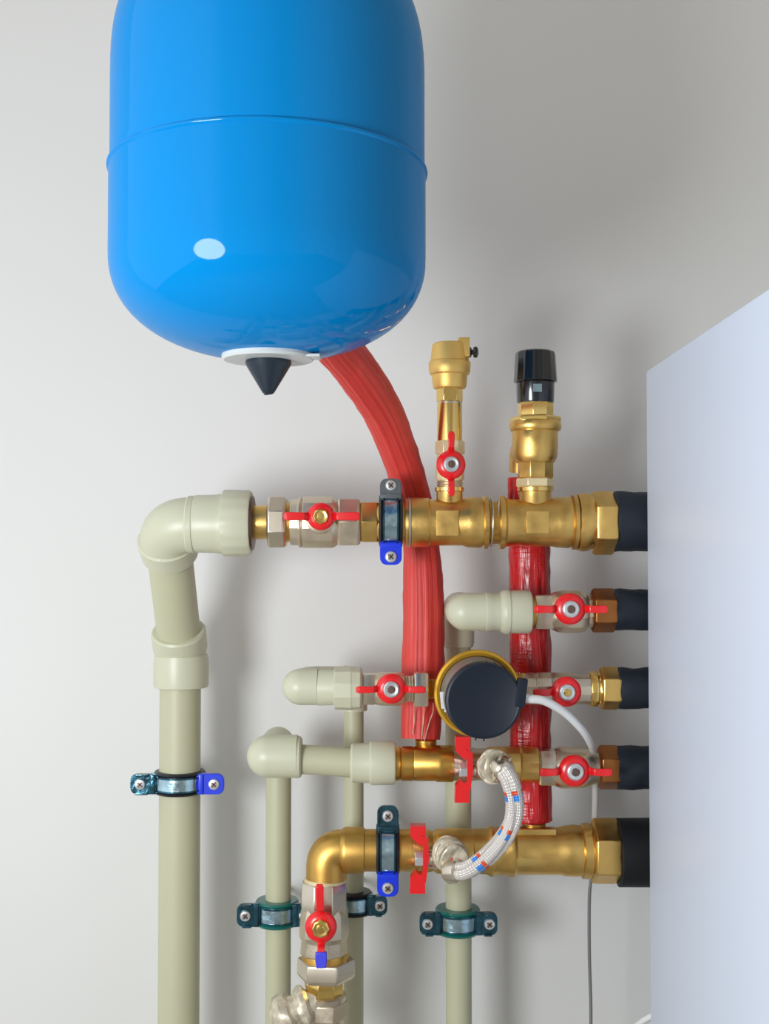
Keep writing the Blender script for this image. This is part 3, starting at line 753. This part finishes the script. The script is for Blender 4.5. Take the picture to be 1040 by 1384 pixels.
solo('brass_nipple', V(438, EY, [(1318, 23), (1321, 24.5), (1342, 24.5), (1345, 23)], 8, .3), 'brassp', 'polished brass nipple between the large lower valve and the strainer', 'pipe nipple', at(438, 1345, EY), bevel=.0005)
t = Thing('strainer', 'nickel strainer with slanting wrapped branch at the bottom edge', 'strainer', at(439, 1400, EY))
t.part('collar', V(439, EY, [(1342, 26), (1344, 29), (1350, 29), (1352, 27)], 40), 'nickelb')
t.part('hex', V(439, EY, [(1350, 26), (1352, 28), (1372, 28), (1375, 26)], 6, .1), 'nickel', bevel=.0008)
p = at(439, 1374, EY); b = bmesh.new(); lathe(b, p, Vector((0, 0, -1)), [(0, .0265), (p.z - FZ, .0265)], 40); t.part('lower_pipe', b, 'nickelb')
b = bmesh.new(); o = at(430, 1352, EY - .012); d = Vector((-1, -.1, -.42)).normalized()
lathe(b, o, d, [(0, .014), (.010, .017), (.014, .026), (.020, .028), (.027, .026), (.030, .021), (.036, .022), (.040, .028), (.050, .0295), (.058, .026), (.066, .015)], 32, rough=.004, seed=21)
t.part('wrapped_branch', b, 'tape')

# ------------------------------------------------------------------ braided hose
t = Thing('braided_hose', 'looped white braided hose with red and blue tracers joining two red-levered valves', 'hose', at(640, 1185, -.03))
HY = -.03
def wrap(T, name, path, r, n, lump):
    b = bmesh.new()
    for j in range(n):
        f = j / (n - 1); i = int(f * (len(path) - 2)); p = path[i]; d = (path[i + 1] - path[i]).normalized()
        rr = r * (1 - .10 * abs(2 * f - 1)) * random.uniform(.95, 1.05)
        d = (d + Vector((random.uniform(-.3, .3), random.uniform(-.2, .2), random.uniform(-.3, .3)))).normalized()
        lathe(b, p - d * lump / 2, d, [(0, rr * .8), (lump * .15, rr * .95), (lump * .5, rr), (lump * .85, rr * .95), (lump, rr * .8)], 28, rough=.003, seed=j * 3)
    return T.part(name, b, 'tape')
p_up = catmull([at(664, 1038, DY - .045), at(667, 1037, -.035), at(672, 1036, -.050), at(681, 1040, -.055)], 6)
wrap(t, 'upper_wrapping', p_up, .0215, 13, .0045)
p_lo = catmull([at(607, 1152, -.005), at(610, 1156, -.03), at(614, 1162, -.046)], 6)
wrap(t, 'lower_wrapping', p_lo, .023, 13, .0045)
hp = catmull([at(672, 1036, -.040), at(680, 1040, -.062), at(690, 1056, -.070), at(696, 1085, -.068), at(692, 1112, -.066), at(678, 1137, -.064), at(656, 1160, -.062), at(632, 1176, -.060), at(617, 1176, -.050), at(613, 1164, -.036)], 14)
b = bmesh.new(); sweep(b, hp, .0122, 36, sec=lambda th, L: 1 - .26 * abs(math.sin(th * 1.5 + .5 + L * 14)) ** 10)
t.part('braided_tube', b, 'hose')
for nm, (pa, da) in dict(ferrule=(hp[10], (hp[14] - hp[8])), ).items():
    pass
b = bmesh.new(); d_ = (hp[16] - hp[13]).normalized(); lathe(b, hp[12] - d_ * .008, d_, [(0, .0135), (.002, .0155), (.012, .0155), (.016, .0142), (.018, .0125)], 32); t.part('ferrule', b, 'nickelb')
j = len(hp) - 24; d_ = (hp[j + 3] - hp[j]).normalized(); b = bmesh.new(); lathe(b, hp[j] + d_ * .006, d_, [(0, .0125), (.002, .0145), (.014, .0155), (.018, .0135)], 32); t.part('ferrule', b, 'nickelb')

# ------------------------------------------------------------------ red sleeves
q = [at(432, 440, -.20), at(455, 468, -.15), at(477, 494, -.11), at(516, 553, -.03), at(543, 620, .035), at(563, 690, .068), at(570, 740, .072), at(573, 820, .066), at(572, 900, .060), at(570, 960, .052), at(569, 999, .046)]
pts = catmull(q, 10)
b = bmesh.new()
def rad1(s):
    return .0262 + .0016 * math.sin(s * 9) + (.0022 if .62 < s < .86 else 0) * 1.0
rr = [rad1(i / (len(pts) - 1)) for i in range(len(pts))]
for _ in range(6): rr = [(rr[max(0, i - 1)] + rr[i] + rr[min(len(rr) - 1, i + 1)]) / 3 for i in range(len(rr))]
sweep(b, pts, rr, 96, sec=lambda th, L: 1 + .012 * math.sin(th * 11 + 1.3) + .010 * math.sin(th * 23 + L * 2), vdisp=.0012, seed=2)
solo('red_sleeve', b, 'red1', 'red foam-sleeved pipe curving down from behind the blue tank to the fourth branch', 'insulated pipe', at(569, 999, .05), ang=60)
q = [at(714, 645, .066), at(715, 700, .068), at(716, 800, .064), at(717, 900, .062), at(717, 1000, .062), at(718, 1090, .060), at(719, 1111, .058)]
pts = catmull(q, 20)
b = bmesh.new()
sweep(b, pts, lambda s: .0288 if s < .985 else .027, 96, sec=lambda th, L: 1 + .012 * math.sin(th * 9 + .4) + .008 * math.sin(th * 4 + L * 60) * math.sin(L * 140), vdisp=.0016, seed=12)
solo('red_sleeve', b, 'red2', 'straight crinkled red-sleeved pipe running down behind all the right-hand valves', 'insulated pipe', at(719, 1111, .058), ang=60)

for i, (x0_, x1_, ye) in enumerate(((560, 558, 992), (573, 570, 1000), (586, 574, 1001))):
    b = bmesh.new(); sweep(b, catmull([at(x0_, 950, .005), at(x0_ - .5, 962, .018), at((x0_ + x1_) / 2 + 1, 975, .0195), at(x1_, ye, .018)], 6), .0007, 6)
    solo('flax_thread', b, 'tape', ('leftmost', 'middle', 'rightmost')[i] + ' pale loose thread hanging over the lower end of the curved red sleeve', 'thread', at(x0_, 950, .005), 'loose threads on the red sleeve')

# ------------------------------------------------------------------ clamps on the vertical pipes
clamp('level clamp with blue right ear on the thickest pipe, far left', at(243, 1056, PY), True, .0296, .026, None, 'rubber', ('steeld', 'bluep'), earlen=(.030, .030))
clamp('teal clamp on the lower left pipe, left of the large nickel valve', at(375, 1232, PY), True, .0183, .029, None, 'teal', ('steeld', 'steeld'), earlen=(.026, .014), gap=.009, lip=1.03)
clamp('dark clamp on the thinnest pipe, half hidden behind the large nickel valve', at(479, 1219, PY), True, .0143, .026, None, 'rubber', ('steeld', 'steeld'), earlen=(.022, .022), gap=.009)
clamp('teal clamp on the pipe below the braided hose, the rightmost clamp', at(619, 1243, PY), True, .0186, .029, None, 'teal', ('steeld', 'steeld'), earlen=(.024, .024), gap=.010, lip=1.03)

# white hose at the lower right corner
b = bmesh.new(); sweep(b, catmull([at(900, 1366, .0), at(880, 1374, .01), at(862, 1386, .03), at(845, 1405, .06), at(838, 1440, .08), Vector((at(838, 1440, .08).x, .08, FZ))], 8), .0045, 16)
solo('drain_hose', b, 'cable', 'thin white hose emerging under the cabinet at the bottom right', 'hose', at(862, 1384, .03))

# ------------------------------------------------------------------ light
def area(name, loc, target, size, power, col, shape='SQUARE', sy=None):
    l = bpy.data.lights.new(name, 'AREA'); l.energy = power; l.color = col; l.shape = shape; l.size = size
    if sy: l.size_y = sy
    o = bpy.data.objects.new(name, l); COL.objects.link(o); o.location = loc
    o.rotation_euler = (Vector(target) - Vector(loc)).to_track_quat('-Z', 'Y').to_euler(); return o
area('window_light', (-.92, -1.48, -.17), (0.05, .2, .05), .54, 22, (.91, .955, 1.0), 'ELLIPSE', .66)
#area('ceiling_lamp', (.5, -1.9, 1.6), (0, 0, 0), .7, 6, (1, .93, .84), 'DISK')

w = bpy.data.worlds.new('room'); bpy.context.scene.world = w; w.use_nodes = True; nt = w.node_tree
bg = nt.nodes['Background']; tc_ = nt.nodes.new('ShaderNodeTexCoord'); sp = nt.nodes.new('ShaderNodeSeparateXYZ')
nt.links.new(tc_.outputs['Generated'], sp.inputs[0])
mr = nt.nodes.new('ShaderNodeMapRange'); mr.inputs[1].default_value = -1; mr.inputs[2].default_value = 1
nt.links.new(sp.outputs[0], mr.inputs[0])
ramp = nt.nodes.new('ShaderNodeValToRGB'); e = ramp.color_ramp.elements
e[0].position = 0; e[0].color = (.95, 1.0, 1.06, 1)
e[1].position = 1; e[1].color = (.42, .38, .33, 1)
for pos, c_ in ((.22, (1.05, 1.1, 1.16, 1)), (.30, (.5, .5, .5, 1)), (.5, (.42, .40, .38, 1)), (.62, (.27, .25, .225, 1)), (.80, (.56, .52, .46, 1))):
    x = ramp.color_ramp.elements.new(pos); x.color = c_
nt.links.new(mr.outputs[0], ramp.inputs[0]); nt.links.new(ramp.outputs[0], bg.inputs['Color']); bg.inputs['Strength'].default_value = .98

sc = bpy.context.scene
sc.view_settings.view_transform = 'Standard'; sc.view_settings.look = 'None'; sc.view_settings.gamma = 1; sc.view_settings.exposure = 0
